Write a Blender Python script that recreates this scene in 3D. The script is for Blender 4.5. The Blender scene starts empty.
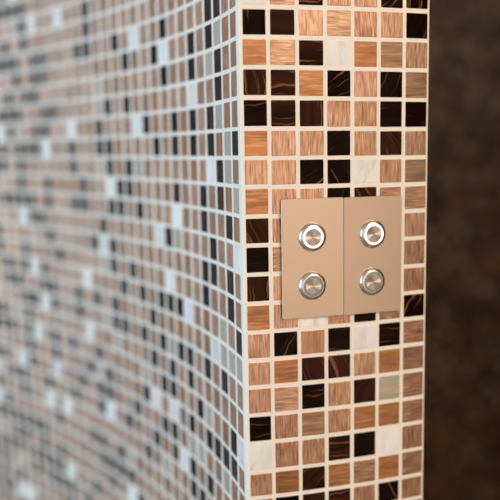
import bpy, bmesh, math, random
import numpy as np
from mathutils import Matrix, Vector

rnd = random.Random(11)
C = bpy.context.scene.collection
P = 0.022                 # mosaic pitch: 20 mm tiles, 2 mm joints
Z0 = 1.42                 # height of joint number 0
PITCH, ROLL, FPX = 0.13422, 0.01736, 762.51781
CAM = Vector((0.27011 * P, -25.79547 * P, Z0 - 4.60298 * P))

# ------------------------------------------------------------------ camera
cam_d = bpy.data.cameras.new('camera')
cam = bpy.data.objects.new('camera', cam_d)
C.objects.link(cam)
cam_d.sensor_fit = 'HORIZONTAL'
cam_d.sensor_width = 36.0
cam_d.lens = 36.0 * FPX / 500.0
cam_d.clip_start = 0.02
cp, sp = math.cos(PITCH), math.sin(PITCH)
fwd = Vector((0, cp, -sp)); rgt = Vector((1, 0, 0)); up = Vector((0, sp, cp))
cr, sr = math.cos(ROLL), math.sin(ROLL)
r2 = rgt * cr - up * sr
u2 = rgt * sr + up * cr
m = Matrix((r2, u2, -fwd)).transposed().to_4x4()
m.translation = CAM
cam.matrix_world = m
cam_d.dof.use_dof = True
cam_d.dof.focus_distance = 0.575
cam_d.dof.aperture_fstop = 2.6
cam_d.dof.aperture_blades = 0
bpy.context.scene.camera = cam

# ------------------------------------------------------------------ world, lights, exposure
sc = bpy.context.scene
sc.view_settings.view_transform = 'Standard'
sc.view_settings.look = 'None'
sc.view_settings.gamma = 1.0
sc.view_settings.use_curve_mapping = False
sc.view_settings.exposure = 0.0

world = bpy.data.worlds.new('world')
sc.world = world
world.use_nodes = True
wn = world.node_tree.nodes; wl = world.node_tree.links
wn.clear()
wo = wn.new('ShaderNodeOutputWorld'); wb = wn.new('ShaderNodeBackground')
tc = wn.new('ShaderNodeTexCoord')
mr = wn.new('ShaderNodeMapRange'); mr.inputs[1].default_value = 0.60; mr.inputs[2].default_value = -0.50
cr_ = wn.new('ShaderNodeValToRGB')
cr_.color_ramp.elements[0].color = (0.20, 0.28, 0.44, 1)
cr_.color_ramp.elements[1].color = (1.28, 0.97, 0.72, 1)

dt = wn.new('ShaderNodeVectorMath'); dt.operation = 'DOT_PRODUCT'; dt.inputs[1].default_value = (-0.6, 0.6, 0)
wl.new(tc.outputs['Generated'], dt.inputs[0]); wl.new(dt.outputs['Value'], mr.inputs[0])
mid = cr_.color_ramp.elements.new(0.70); mid.color = (0.33, 0.50, 0.80, 1)
wl.new(mr.outputs[0], cr_.inputs[0]); wl.new(cr_.outputs[0], wb.inputs[0])
wb.inputs[1].default_value = 1.0
wl.new(wb.outputs[0], wo.inputs[0])

def area(name, loc, target, size, power, col):
    d = bpy.data.lights.new(name, 'AREA'); d.shape = 'RECTANGLE'; d.size, d.size_y = size
    d.energy = power; d.color = col
    o = bpy.data.objects.new(name, d); C.objects.link(o); o.location = loc
    o.rotation_euler = (Vector(target) - Vector(loc)).to_track_quat('-Z', 'Y').to_euler()
    return o
area('window_light', (-2.6, -0.75, 1.5), (0, 0.05, 1.35), (2.2, 2.0), 47, (0.68, 0.88, 1.0))
area('ceiling_light', (1.0, -1.15, 2.5), (0.05, 0, 1.25), (0.9, 0.9), 33, (1.0, 0.83, 0.64))

# ------------------------------------------------------------------ materials
def nt(name):
    mt = bpy.data.materials.new(name); mt.use_nodes = True
    n = mt.node_tree.nodes; l = mt.node_tree.links
    b = n['Principled BSDF']
    return mt, n, l, b

def mat_plain(name, col, rough=0.5, metal=0.0, bump=0.0, scale=400):
    mt, n, l, b = nt(name)
    b.inputs['Base Color'].default_value = (*col, 1)
    b.inputs['Roughness'].default_value = rough
    b.inputs['Metallic'].default_value = metal
    no = n.new('ShaderNodeTexNoise'); no.inputs['Scale'].default_value = scale
    no.inputs['Detail'].default_value = 4
    tcn = n.new('ShaderNodeTexCoord'); l.new(tcn.outputs['Object'], no.inputs['Vector'])
    mx = n.new('ShaderNodeMixRGB'); mx.inputs[1].default_value = (*[c * .93 for c in col], 1)
    mx.inputs[2].default_value = (*[min(1, c * 1.05) for c in col], 1)
    l.new(no.outputs[0], mx.inputs[0]); l.new(mx.outputs[0], b.inputs['Base Color'])
    if bump:
        bp = n.new('ShaderNodeBump'); bp.inputs['Strength'].default_value = bump
        bp.inputs['Distance'].default_value = 0.0004
        l.new(no.outputs[0], bp.inputs['Height']); l.new(bp.outputs[0], b.inputs['Normal'])
    return mt

def streak_mat(name, su, sv, lo, hi, lightcol, amount, rough, warp=0.0, dark=0.7, spec=0.5, metal=0.0):
    """glass tile: own colour from the 'tile' attribute, streaks along v in tile uv"""
    mt, n, l, b = nt(name)
    at = n.new('ShaderNodeAttribute'); at.attribute_name = 'tile'
    uv = n.new('ShaderNodeUVMap'); uv.uv_map = 'UVMap'
    mp = n.new('ShaderNodeMapping'); mp.inputs['Scale'].default_value = (su, sv, 1)
    l.new(uv.outputs[0], mp.inputs[0])
    vec = mp.outputs[0]
    if warp:
        w = n.new('ShaderNodeTexNoise'); w.inputs['Scale'].default_value = 1.3
        l.new(uv.outputs[0], w.inputs['Vector'])
        vm = n.new('ShaderNodeVectorMath'); vm.operation = 'MULTIPLY_ADD'
        vm.inputs[1].default_value = (warp, warp * .06, 0)
        l.new(w.outputs['Color'], vm.inputs[0]); l.new(mp.outputs[0], vm.inputs[2])
        vec = vm.outputs[0]
    no = n.new('ShaderNodeTexNoise'); no.inputs['Scale'].default_value = 1.0
    no.inputs['Detail'].default_value = 3.0; no.inputs['Roughness'].default_value = 0.6
    l.new(vec, no.inputs['Vector'])
    r = n.new('ShaderNodeValToRGB')
    r.color_ramp.elements[0].position = lo; r.color_ramp.elements[0].color = (0, 0, 0, 1)
    r.color_ramp.elements[1].position = hi; r.color_ramp.elements[1].color = (1, 1, 1, 1)
    l.new(no.outputs[0], r.inputs[0])
    # broad tone variation
    n2 = n.new('ShaderNodeTexNoise'); n2.inputs['Scale'].default_value = 1.0
    mp2 = n.new('ShaderNodeMapping'); mp2.inputs['Scale'].default_value = (su * .35, sv * .8, 1)
    l.new(uv.outputs[0], mp2.inputs[0]); l.new(mp2.outputs[0], n2.inputs['Vector'])
    dk = n.new('ShaderNodeMixRGB'); dk.blend_type = 'MULTIPLY'; dk.inputs[0].default_value = 1
    r2_ = n.new('ShaderNodeValToRGB')
    r2_.color_ramp.elements[0].position = .35; r2_.color_ramp.elements[0].color = (dark, dark, dark, 1)
    r2_.color_ramp.elements[1].position = .62; r2_.color_ramp.elements[1].color = (1.12, 1.1, 1.08, 1)
    l.new(n2.outputs[0], r2_.inputs[0])
    l.new(at.outputs['Color'], dk.inputs[1]); l.new(r2_.outputs[0], dk.inputs[2])
    am = n.new('ShaderNodeMath'); am.operation = 'MULTIPLY'; am.inputs[1].default_value = amount
    l.new(r.outputs[0], am.inputs[0])
    mx = n.new('ShaderNodeMixRGB'); mx.inputs[2].default_value = (*lightcol, 1)
    l.new(am.outputs[0], mx.inputs[0]); l.new(dk.outputs[0], mx.inputs[1])
    l.new(mx.outputs[0], b.inputs['Base Color'])
    b.inputs['Roughness'].default_value = rough
    b.inputs['Metallic'].default_value = metal
    b.inputs['Specular IOR Level'].default_value = spec
    b.inputs['Coat Weight'].default_value = 0.0
    b.inputs['Coat Roughness'].default_value = 0.08
    bp = n.new('ShaderNodeBump'); bp.inputs['Strength'].default_value = 0.25
    bp.inputs['Distance'].default_value = 0.0003
    l.new(no.outputs[0], bp.inputs['Height']); l.new(bp.outputs[0], b.inputs['Normal'])
    return mt

M_GROUT = mat_plain('grout_cream', (0.90, 0.86, 0.79), 0.85, bump=0.25, scale=900)
M_FINE = streak_mat('copper_fine_glass', 30, 1.6, .47, .66, (0.93, 0.68, 0.52), .62, .36, 0.3, .58, metal=.72)
M_PLAIN = streak_mat('copper_plain_glass', 11, 0.9, .50, .70, (0.86, 0.56, 0.34), .45, .32, 0.5, .72, metal=.7)
M_DARK = streak_mat('dark_swirl_glass', 8.0, 0.22, .585, .66, (0.26, 0.11, 0.055), .75, .15, 2.6, .45, spec=.04)
M_WHITE = streak_mat('white_marbled_glass', 3.0, 0.5, .55, .68, (0.62, 0.44, 0.34), .5, .2, 1.0, .95)
MATS = [M_GROUT, M_FINE, M_PLAIN, M_DARK, M_WHITE]

def mat_metal(name, col, rough, aniso=0.0, radial=False, brushed=False):
    mt, n, l, b = nt(name)
    b.inputs['Base Color'].default_value = (*col, 1)
    b.inputs['Metallic'].default_value = 1
    b.inputs['Roughness'].default_value = rough
    tcn = n.new('ShaderNodeTexCoord')
    if radial:
        b.inputs['Anisotropic'].default_value = aniso
        tg = n.new('ShaderNodeTangent'); tg.direction_type = 'RADIAL'; tg.axis = 'Z'
        l.new(tg.outputs[0], b.inputs['Tangent']); b.inputs['Anisotropic Rotation'].default_value = 0.0
    mp = n.new('ShaderNodeMapping'); l.new(tcn.outputs['Object'], mp.inputs[0])
    mp.inputs['Scale'].default_value = (2500, 60, 60) if brushed else (900, 900, 900)
    no = n.new('ShaderNodeTexNoise'); no.inputs['Scale'].default_value = 1
    l.new(mp.outputs[0], no.inputs['Vector'])
    mm = n.new('ShaderNodeMapRange'); mm.inputs[3].default_value = rough * .85; mm.inputs[4].default_value = rough * 1.2
    l.new(no.outputs[0], mm.inputs[0]); l.new(mm.outputs[0], b.inputs['Roughness'])
    return mt
M_PLATE = mat_metal('brushed_warm_steel', (0.62, 0.505, 0.41), .38, brushed=True)  # tan reflected from warm surroundings is put into the steel's base colour
M_STEEL = mat_metal('turned_steel', (0.72, 0.70, 0.68), .26)
M_CAP = mat_metal('circular_brushed_steel', (0.62, 0.56, 0.52), .46, .95, True)
M_RING_OFF = mat_plain('unlit_ring_plastic', (0.30, 0.29, 0.27), .4)
mt, n, l, b = nt('white_led_ring')
b.inputs['Base Color'].default_value = (.9, .9, .9, 1)
b.inputs['Emission Color'].default_value = (0.94, 0.95, 1.0, 1)
b.inputs['Emission Strength'].default_value = 1.1
M_RING_ON = mt

# ------------------------------------------------------------------ plan curves of the mosaic wall
def heading(kn, v, s):
    kn = np.array(kn, float); v = np.array(v, float); mm_ = np.gradient(v, kn)
    i = np.clip(np.searchsorted(kn, s, side='right') - 1, 0, len(kn) - 2)
    h = kn[i + 1] - kn[i]; t = (s - kn[i]) / h
    return (2*t**3-3*t**2+1)*v[i]+(t**3-2*t**2+t)*h*mm_[i]+(-2*t**3+3*t**2)*v[i+1]+(t**3-t**2)*h*mm_[i+1]

NLEFT, NFRONT = 64, 7
SL = np.arange(0, NLEFT + .01, .1)
HL = np.where(SL <= 29, heading([0, 3, 8, 14, 20, 29], [1.29907, 1.20673, 1.06234, 0.91562, 0.83755, 0.65282], np.minimum(SL, 29)),
              0.65282 - 0.019 * (SL - 29))
LX = -np.r_[0, np.cumsum(np.cos(HL))[:-1]] * .1
LY = np.r_[0, np.cumsum(np.sin(HL))[:-1]] * .1
SF = np.arange(0, 8.01, .1)
HF = 0.1845 + 0.02707 * SF
FX = np.r_[0, np.cumsum(np.cos(HF))[:-1]] * .1
FY = np.r_[0, np.cumsum(np.sin(HF))[:-1]] * .1
END_F = 7.06

def left_pt(s, d=0.0):
    """point on the left face (pitch units), d outwards"""
    x = np.interp(s, SL, LX); y = np.interp(s, SL, LY); h = np.interp(s, SL, HL)
    return x - math.sin(h) * d, y - math.cos(h) * d
def front_pt(s, d=0.0):
    x = np.interp(s, SF, FX); y = np.interp(s, SF, FY); h = np.interp(s, SF, HF)
    return x + math.sin(h) * d, y - math.cos(h) * d
def W(xy, z):
    return (xy[0] * P, xy[1] * P, Z0 + z * P)

# ------------------------------------------------------------------ tile colours
def jit(c, a=.08):
    k = 1 + rnd.uniform(-a, a)
    return tuple(max(0, min(1, x * k * (1 + rnd.uniform(-a * .3, a * .3)))) for x in c)
TONE = {
    'T': (1, (0.43, 0.225, 0.135)), 'P': (1, (0.56, 0.325, 0.225)), 'L': (1, (0.50, 0.29, 0.175)),
    'O': (2, (0.44, 0.20, 0.09)), 'H': (2, (0.39, 0.23, 0.14)), 'D': (3, (0.010, 0.0035, 0.002)),
    'W': (4, (0.79, 0.83, 0.83)), 'G': (4, (0.42, 0.385, 0.32)), 'M': (2, (0.40, 0.27, 0.18)),
    'K': (3, (0.040, 0.012, 0.006)),
}
FRONT = {   # kind + streak direction (v upright, h level, d slanted), seven tiles a row
    -2: 'Tv Dh Ph Tv Wv Tv Oh', -1: 'Wv Th Dh Tv Tv Dd Dv',
    0: 'Dv Kh Lv Lh Tv Lv Dd', 1: 'Oh Lh Kh Wv Oh Hh Lv', 2: 'Kv Kh Oh Dd Pv Dd Hh',
    3: 'Dh Kh Kv Tv Tv Dh Dh', 4: 'Oh Pv Lv Dd Lv Kd Lv', 5: 'Pv Pv Dd Dd Wd Lv Mh',
    6: 'Oh Pv Pv Dd Kd Th Lh', 7: 'Kd Tv Lv Oh Dh Pv Pv', 8: 'Dh Lh Dv Tv Oh Tv Tv',
    9: 'Kv Pv Oh Dh Lv Ov Tv', 10: 'Oh Pv Wv Tv Dh Tv Dd', 11: 'Pv Dd Hv Dh Wv Dh Th',
    12: 'Pv Oh Kd Kd Pv Oh Hh', 13: 'Pv Ph Dh Lv Kd Gh Th', 14: 'Dh Tv Hh Tv Oh Oh Th',
    15: 'Wd Tv Tv Kh Dd Wv Tv', 16: 'Lv Oh Kd Oh Th Oh Th', 17: 'Tv Dh Kv Kh Tv Dd Tv',
    18: 'Ov Tv Dd Pv Hh Tv Dh', 19: 'Tv Wv Tv Dh Tv Kd Oh',
}
DARK = {
    -4: [23, 24],
    -3: [16, 23],
    -2: [16, 25],
    -1: [2, 3, 8, 13, 16, 17, 21, 24],
    0: [3, 5, 9, 12],
    1: [2, 5, 8, 22, 23, 25],
    2: [2, 12, 14, 20, 21, 25],
    3: [3, 5, 7, 10, 15, 21, 22, 25],
    4: [0, 3, 5, 7, 9, 14, 15, 18, 22, 23],
    5: [2, 12, 14, 18, 24],
    6: [2, 4, 7, 12, 13, 17, 24],
    7: [1, 4, 11, 13, 14, 17, 18, 21, 23, 25, 26],
    8: [3, 8, 15, 22, 23],
    9: [1, 3, 4, 14, 16, 21],
    10: [1, 4, 12, 14, 20, 24, 27],
    11: [0, 7, 8, 9, 11, 13, 22, 24],
    12: [10, 14, 16, 18, 22, 26],
    13: [2, 4, 6, 7, 9, 11, 13, 14, 18, 23, 24],
    14: [6, 8, 10, 27],
    15: [1, 5, 8, 9, 16, 19, 24, 26, 27],
    16: [1, 2, 3, 4, 6, 11, 15, 17, 21],
    17: [8, 9, 12, 15, 16, 18, 27],
    18: [4, 6, 8, 10, 13, 16, 19, 22, 26],
    19: [5, 6, 11, 25, 28],
    20: [14, 16, 17, 27],
    21: [13, 14, 15, 16, 23, 24, 25, 26, 27, 28],
    22: [12, 15, 21, 23, 25],
    23: [17, 21, 22, 27, 28],
    24: [18, 20, 21, 22, 28],
    25: [20, 26],
    26: [27, 28],
}
WHITE = {
    -3: [19, 22],
    -1: [11],
    0: [8],
    2: [5],
    3: [11, 18, 26],
    4: [21],
    5: [3],
    6: [14],
    7: [7],
    8: [0, 9, 24],
    9: [15],
    10: [8],
    11: [6, 17, 23],
    12: [3],
    13: [22],
    14: [17],
    15: [0, 23],
    16: [8, 10],
    17: [21, 25],
    18: [7, 15],
    19: [20, 22],
    22: [13],
    23: [20],
    26: [25, 26],
}
GREY = {
    -3: [24],
    0: [2],
    1: [3, 15],
    2: [15],
    3: [2, 24],
    4: [1],
    5: [1, 11, 15],
    6: [0],
    8: [7],
    9: [23],
    10: [15],
    11: [2],
    12: [0, 1, 2],
    13: [8, 15],
    14: [14, 25],
    15: [4, 11],
    16: [16],
    17: [2, 5, 6],
    19: [9],
    20: [13],
    24: [26],
}

DZL = [-0.043, -0.011, 0.027, 0.036, 0.017, 0.038, 0.067, 0.049, 0.056, 0.053, 0.04, 0.016, 0.017, 0.043, 0.025, -0.002, -0.091, -0.051]
DZR = [0.019, 0.007, -0.02, -0.049, -0.074, -0.073, -0.044, 0.012, 0.003, -0.016, -0.008, 0.028, 0.037, 0.036, -0.01, 0.008, -0.038, -0.073]
def dz(tab, k):
    return tab[k] if 0 <= k < 18 else 0.0
def line_front(k, s):
    t = max(0, min(1, s / 7)); return -k + dz(DZL, k) * (1 - t) + dz(DZR, k) * t
def line_left(k, s):
    return -k + dz(DZL, k) * max(0, 1 - s / 5)

KTOP, KBOT = -52, 64      # joint numbers at ceiling and floor
def random_kind():
    r = rnd.random()
    for lim, c in ((.24, 'D'), (.32, 'W'), (.37, 'G'), (.60, 'T'), (.76, 'P'), (.88, 'L'), (.94, 'O'), (2, 'H')):
        if r < lim: return c
def brown():
    return rnd.choice('TTTLLPPPOHH')

class TileMesh:
    def __init__(s): s.v = []; s.f = []; s.m = []; s.c = []; s.uv = []
    def tile(s, fn, s0, s1, z0, z1, kind, dirn, out=0.010, wide=0.0):
        """rounded-corner glass tile, bevelled up from the joint; fn(s, depth) gives plan point"""
        mi, col = TONE[kind]; col = jit(col)
        g = 0.074
        j = lambda: rnd.uniform(-.008, .008)
        a0, a1, b0, b1 = s0 + g + wide + j(), s1 - g - wide + j(), z0 + g + j(), z1 - g + j()   # z0<z1
        c = .022
        def octo(i):
            A0, A1, B0, B1 = a0 + i, a1 - i, b0 + i, b1 - i
            return [(A0 + c, B0), (A1 - c, B0), (A1, B0 + c), (A1, B1 - c), (A1 - c, B1), (A0 + c, B1), (A0, B1 - c), (A0, B0 + c)]
        tilt = (rnd.uniform(-.006, .006), rnd.uniform(-.006, .006))
        base = len(s.v); off = (rnd.uniform(0, 900), rnd.uniform(0, 900)); ang = {'v': 0, 'h': math.pi / 2}.get(dirn, rnd.choice((.5, -.5, .9))) + rnd.uniform(-.06, .06)
        ca, sa = math.cos(ang), math.sin(ang)
        uvs = []
        for i, d in ((0, -.02), (0, out - .006), (.012, out)):
            for (q, z) in octo(i):
                dd = d + (tilt[0] * (q - a0) + tilt[1] * (z - b0) if d > 0 else 0)
                s.v.append(W(fn(q, dd), z))
                uq, uz = q - a0 - .45, z - b0 - .45
                uvs.append((off[0] + ca * uq - sa * uz, off[1] + sa * uq + ca * uz))
        fs = [[base + 16 + k for k in range(8)]]
        for lv in (0, 8):
            for k in range(8):
                k2 = (k + 1) % 8
                fs.append([base + lv + k, base + lv + k2, base + lv + 8 + k2, base + lv + 8 + k])
        for f in fs:
            s.f.append(f); s.m.append(mi)
            for vi in f: s.c.append((*col, 1)); s.uv.append(uvs[vi - base])
    def face(s, pts, mi=0):
        b = len(s.v); s.v += pts; s.f.append(list(range(b, b + len(pts)))); s.m.append(mi)
        for _ in pts: s.c.append((1, 1, 1, 1)); s.uv.append((0, 0))
    def build(s, name, mats):
        me = bpy.data.meshes.new(name); me.from_pydata(s.v, [], s.f)
        for mt_ in mats: me.materials.append(mt_)
        me.polygons.foreach_set('material_index', s.m)
        ca = me.color_attributes.new('tile', 'FLOAT_COLOR', 'CORNER')
        ca.data.foreach_set('color', np.array(s.c, 'f').ravel())
        u = me.uv_layers.new(name='UVMap'); u.data.foreach_set('uv', np.array(s.uv, 'f').ravel())
        me.validate(); me.update()
        bm = bmesh.new(); bm.from_mesh(me); bmesh.ops.recalc_face_normals(bm, faces=bm.faces); bm.to_mesh(me); bm.free()
        o = bpy.data.objects.new(name, me); C.objects.link(o); return o

def slab(t, poly, z0, z1):
    n_ = len(poly)
    for i in range(n_):
        a, b_ = poly[i], poly[(i + 1) % n_]
        t.face([W(a, z0), W(b_, z0), W(b_, z1), W(a, z1)])
    t.face([W(p_, z1) for p_ in poly]); t.face([W(p_, z0) for p_ in reversed(poly)])

ZB, ZT = -(Z0 / P), (2.56 - Z0) / P
# left, long curved face (structure) with the body of the wall behind it
T = TileMesh()
body = [left_pt(s) for s in np.arange(0.35, NLEFT + .01, .5)]
inner = [left_pt(s, -7.0) for s in np.arange(NLEFT, .35, -.5)]
slab(T, body + inner, ZB, ZT)
for k in range(KTOP, KBOT):
    for j in range(NLEFT):
        if j in WHITE.get(k, ()): kd = 'W'
        elif j in GREY.get(k, ()): kd = 'G'
        elif j in DARK.get(k, ()): kd = 'D'
        elif j < 28 and -5 < k < 27: kd = 'D' if j > 20 and rnd.random() < .2 else brown()
        else: kd = random_kind()
        if kd in 'D' and rnd.random() < .1: kd = 'K'
        lo = .09 if j == 0 else 0
        T.tile(left_pt, j + .07 + lo, j + 1.07, line_left(k + 1, j), line_left(k, j), kd, 'v', wide=.03)
wall_left = T.build('wall_left', MATS); wall_left['kind'] = 'structure'

# front end face (structure): slab with rounded arrises
T = TileMesh()
poly = []
c0 = np.array(front_pt(.13, -.13)) + 0
for a in np.linspace(0, 1, 7):
    pa, pb = np.array(left_pt(.16)), np.array(front_pt(.14)); cc = np.array((0.0, 0.0))
    q = (1 - a) ** 2 * pa + 2 * a * (1 - a) * cc + a * a * pb
    poly.append(tuple(q))
poly += [front_pt(s) for s in np.arange(.4, END_F - .1, .3)]
e = np.array(front_pt(END_F)); he = 0.1845 + .027 * END_F
dirx = np.array((math.cos(he), math.sin(he))); nin = np.array((-math.sin(he), math.cos(he)))
for a in np.linspace(0, 1, 5):
    pa, pb = e - dirx * .12, e + nin * .12
    poly.append(tuple((1 - a) ** 2 * pa + 2 * a * (1 - a) * e + a * a * pb))
poly += [left_pt(.35, -7.0), left_pt(.35)]
slab(T, poly, ZB, ZT)
for k in range(KTOP, KBOT):
    spec = FRONT.get(k); spec = spec.split() if spec else None
    for j in range(NFRONT):
        code = spec[j] if spec else random_kind() + rnd.choice('vvh')
        lo = .07 if j == 0 else 0; hi = -.01 if j == 6 else 0
        smid = j + .5
        T.tile(front_pt, j + .002 + lo, j + 1.002 - hi, line_front(k + 1, smid), line_front(k, smid), code[0], code[1])
wall_front = T.build('wall_front', MATS); wall_front['kind'] = 'structure'

# ------------------------------------------------------------------ rest of the room
def brick_mat():
    mt, n, l, b = nt('dark_brown_mosaic')  # low light beyond the pillar is put into the tile and joint colours
    tcn = n.new('ShaderNodeTexCoord'); mp = n.new('ShaderNodeMapping')
    mp.inputs['Scale'].default_value = (1 / P,) * 3
    l.new(tcn.outputs['Object'], mp.inputs[0])
    sp_ = n.new('ShaderNodeSeparateXYZ'); l.new(mp.outputs[0], sp_.inputs[0])
    ad = n.new('ShaderNodeMath'); ad.operation = 'ADD'; l.new(sp_.outputs[0], ad.inputs[0]); l.new(sp_.outputs[1], ad.inputs[1])
    cb = n.new('ShaderNodeCombineXYZ'); l.new(ad.outputs[0], cb.inputs[0]); l.new(sp_.outputs[2], cb.inputs[1])
    br = n.new('ShaderNodeTexBrick'); br.offset = 0; br.squash = 1
    br.inputs['Scale'].default_value = 1; br.inputs['Brick Width'].default_value = 1; br.inputs['Row Height'].default_value = 1
    br.inputs['Mortar Size'].default_value = .05
    br.inputs['Color1'].default_value = (0, 0, 0, 1); br.inputs['Color2'].default_value = (0, 0, 0, 1)
    br.inputs['Mortar'].default_value = (1, 1, 1, 1)
    l.new(cb.outputs[0], br.inputs['Vector'])
    fl = n.new('ShaderNodeVectorMath'); fl.operation = 'FLOOR'; l.new(cb.outputs[0], fl.inputs[0])
    wn_ = n.new('ShaderNodeTexWhiteNoise'); wn_.noise_dimensions = '2D'; l.new(fl.outputs[0], wn_.inputs['Vector'])
    r = n.new('ShaderNodeValToRGB'); r.color_ramp.interpolation = 'CONSTANT'
    els = [(0, (.024, .011, .005)), (.40, (.11, .050, .018)), (.62, (.15, .068, .018)), (.80, (.12, .078, .050)), (.93, (.22, .17, .13))]
    cr2 = r.color_ramp
    cr2.elements[0].position = 0; cr2.elements[0].color = (*els[0][1], 1)
    cr2.elements[1].position = els[1][0]; cr2.elements[1].color = (*els[1][1], 1)
    for p_, c_ in els[2:]:
        e_ = cr2.elements.new(p_); e_.color = (*c_, 1)
    l.new(wn_.outputs[0], r.inputs[0])
    mx = n.new('ShaderNodeMixRGB'); mx.inputs[2].default_value = (.035, .022, .013, 1)
    l.new(br.outputs['Color'], mx.inputs[0]); l.new(r.outputs[0], mx.inputs[1])
    l.new(mx.outputs[0], b.inputs['Base Color'])
    b.inputs['Roughness'].default_value = .45
    b.inputs['Specular IOR Level'].default_value = .2
    return mt
M_BACK = brick_mat()
def box(name, lo, hi, mtl):
    bm = bmesh.new()
    vs = [bm.verts.new((x, y, z)) for x in (lo[0], hi[0]) for y in (lo[1], hi[1]) for z in (lo[2], hi[2])]
    for f in ((0, 1, 3, 2), (4, 6, 7, 5), (0, 4, 5, 1), (2, 3, 7, 6), (0, 2, 6, 4), (1, 5, 7, 3)):
        bm.faces.new([vs[i] for i in f])
    bmesh.ops.recalc_face_normals(bm, faces=bm.faces)
    me = bpy.data.meshes.new(name); bm.to_mesh(me); bm.free(); me.materials.append(mtl)
    o = bpy.data.objects.new(name, me); C.objects.link(o); o['kind'] = 'structure'; return o
box('wall_back', (-1.6, 1.75, 0), (1.7, 1.85, 2.56), M_BACK)
box('wall_right', (1.6, -1.2, 0), (1.7, 1.75, 2.56), M_BACK)
box('floor', (-3.2, -3.2, -.05), (1.7, 1.85, 0), mat_plain('floor_stone', (.30, .24, .18), .4, scale=20))
box('ceiling', (-3.2, -3.2, 2.56), (1.7, 1.85, 2.62), mat_plain('ceiling_plaster', (.62, .55, .47), .9, scale=60))

# ------------------------------------------------------------------ switch plates with push buttons
def link(name, me, parent=None, mtl=None):
    o = bpy.data.objects.new(name, me); C.objects.link(o)
    if mtl: me.materials.append(mtl)
    if parent: o.parent = parent
    return o
def lathe(name, prof, parent, mtl, loc, seg=64, close=True):
    """prof: (radius, z) list, axis z"""
    bm = bmesh.new(); rings = []
    for r_, z_ in prof:
        if r_ < 1e-7: rings.append([bm.verts.new((0, 0, z_))])
        else: rings.append([bm.verts.new((r_ * math.cos(2 * math.pi * i / seg), r_ * math.sin(2 * math.pi * i / seg), z_)) for i in range(seg)])
    for a, b_ in zip(rings, rings[1:]):
        for i in range(seg):
            i2 = (i + 1) % seg
            if len(a) == 1 and len(b_) == 1: continue
            if len(a) == 1: bm.faces.new((a[0], b_[i], b_[i2]))
            elif len(b_) == 1: bm.faces.new((a[i], b_[0], a[i2]))
            else: bm.faces.new((a[i], a[i2], b_[i2], b_[i]))
    bmesh.ops.recalc_face_normals(bm, faces=bm.faces)
    for f in bm.faces: f.smooth = True
    me = bpy.data.meshes.new(name); bm.to_mesh(me); bm.free()
    try: me.set_sharp_from_angle(angle=math.radians(28))
    except Exception: pass
    o = link(name, me, parent, mtl); o.location = loc; return o

def plate_mesh(w, h, t):
    bm = bmesh.new(); r_ = .0011; seg = 5
    def outline(i, z):
        pts = []
        for cx_, cy_, a0 in ((w/2-r_, h/2-r_, 0), (-w/2+r_, h/2-r_, 90), (-w/2+r_, -h/2+r_, 180), (w/2-r_, -h/2+r_, 270)):
            for k in range(seg):
                a = math.radians(a0 + 90 * k / (seg - 1)); pts.append(bm.verts.new((cx_ + (r_ - i) * math.cos(a), cy_ + (r_ - i) * math.sin(a), z)))
        return pts
    L_ = [outline(0, 0), outline(0, t - .00015), outline(.00015, t)]
    for a, b_ in zip(L_, L_[1:]):
        for i in range(len(a)):
            i2 = (i + 1) % len(a); bm.faces.new((a[i], a[i2], b_[i2], b_[i]))
    bm.faces.new(L_[-1]); bm.faces.new(list(reversed(L_[0])))
    me = bpy.data.meshes.new('face_plate'); bm.to_mesh(me); bm.free(); return me

D_PL = 0.06   # tile faces stand this far out
def switch_plate(s0, s1, ztop, zbot, btns, label, yaw_extra=0.0):
    a = np.array(front_pt(s0, D_PL)); b_ = np.array(front_pt(s1, D_PL))
    d = b_ - a; yaw = math.atan2(d[1], d[0]) + yaw_extra
    mid = (a + b_) / 2
    # the panel's axis: local x along wall, local y up, local z out of the wall
    R = Matrix(((math.cos(yaw), 0, math.sin(yaw)), (math.sin(yaw), 0, -math.cos(yaw)), (0, 1, 0))).to_4x4()
    R.translation = Vector((mid[0] * P, mid[1] * P, Z0 + (ztop + zbot) / 2 * P))
    root = bpy.data.objects.new('switch_plate', None); C.objects.link(root)
    root.empty_display_size = .02
    root.matrix_world = R
    root['label'] = label; root['category'] = 'switch'; root['group'] = 'metal switch plates on the mosaic pillar'
    w = float(np.hypot(*d)) * P - .0002; h = (ztop - zbot) * P; t = .0016
    link('face_plate', plate_mesh(w, h, t), root, M_PLATE)
    R_ = .0110
    for sb, zb, lit in btns:
        x = (sb + .045 - (s0 + s1) / 2) * P; y = (zb - .02 - (ztop + zbot) / 2) * P
        btn = lathe('push_button', [(0, t - .0002), (R_, t - .0002), (R_, t + .0004), (R_ * .985, t + .0008), (R_ * .95, t + .0014), (R_ * .90, t + .0020), (R_ * .84, t + .0025), (R_ * .775, t + .0028),
                              (R_ * .735, t + .0028), (R_ * .73, t + .0020), (0, t + .0020)], root, M_STEEL, (x, y, 0))
        btn['label'] = 'push button with its ring lit white' if lit else 'push button with its ring unlit'
        zr = t + .0020
        lathe('light_ring', [(R_ * .725, zr), (R_ * .725, zr + .0007), (R_ * .69, zr + .0009), (R_ * .62, zr + .0009), (R_ * .605, zr + .0007), (R_ * .605, zr)],
              btn, M_RING_ON if lit else M_RING_OFF, (0, 0, 0))
        lathe('button_cap', [(R_ * .60, zr), (R_ * .60, zr + .0007), (R_ * .57, zr + .0009), (R_ * .25, zr + .00075), (0, zr + .00068)], btn, M_CAP, (0, 0, 0))
    return root
switch_plate(1.352, 3.623, -6.385, -10.565, [(2.42, -7.71, True), (2.41, -9.417, False)],
             'left of two warm steel switch plates, nearer the pillar corner', 0.0)
switch_plate(3.625, 5.889, -6.400, -10.580, [(4.69, -7.71, True), (4.677, -9.415, False)],
             'right of two warm steel switch plates, nearer the dark opening', 0.0)
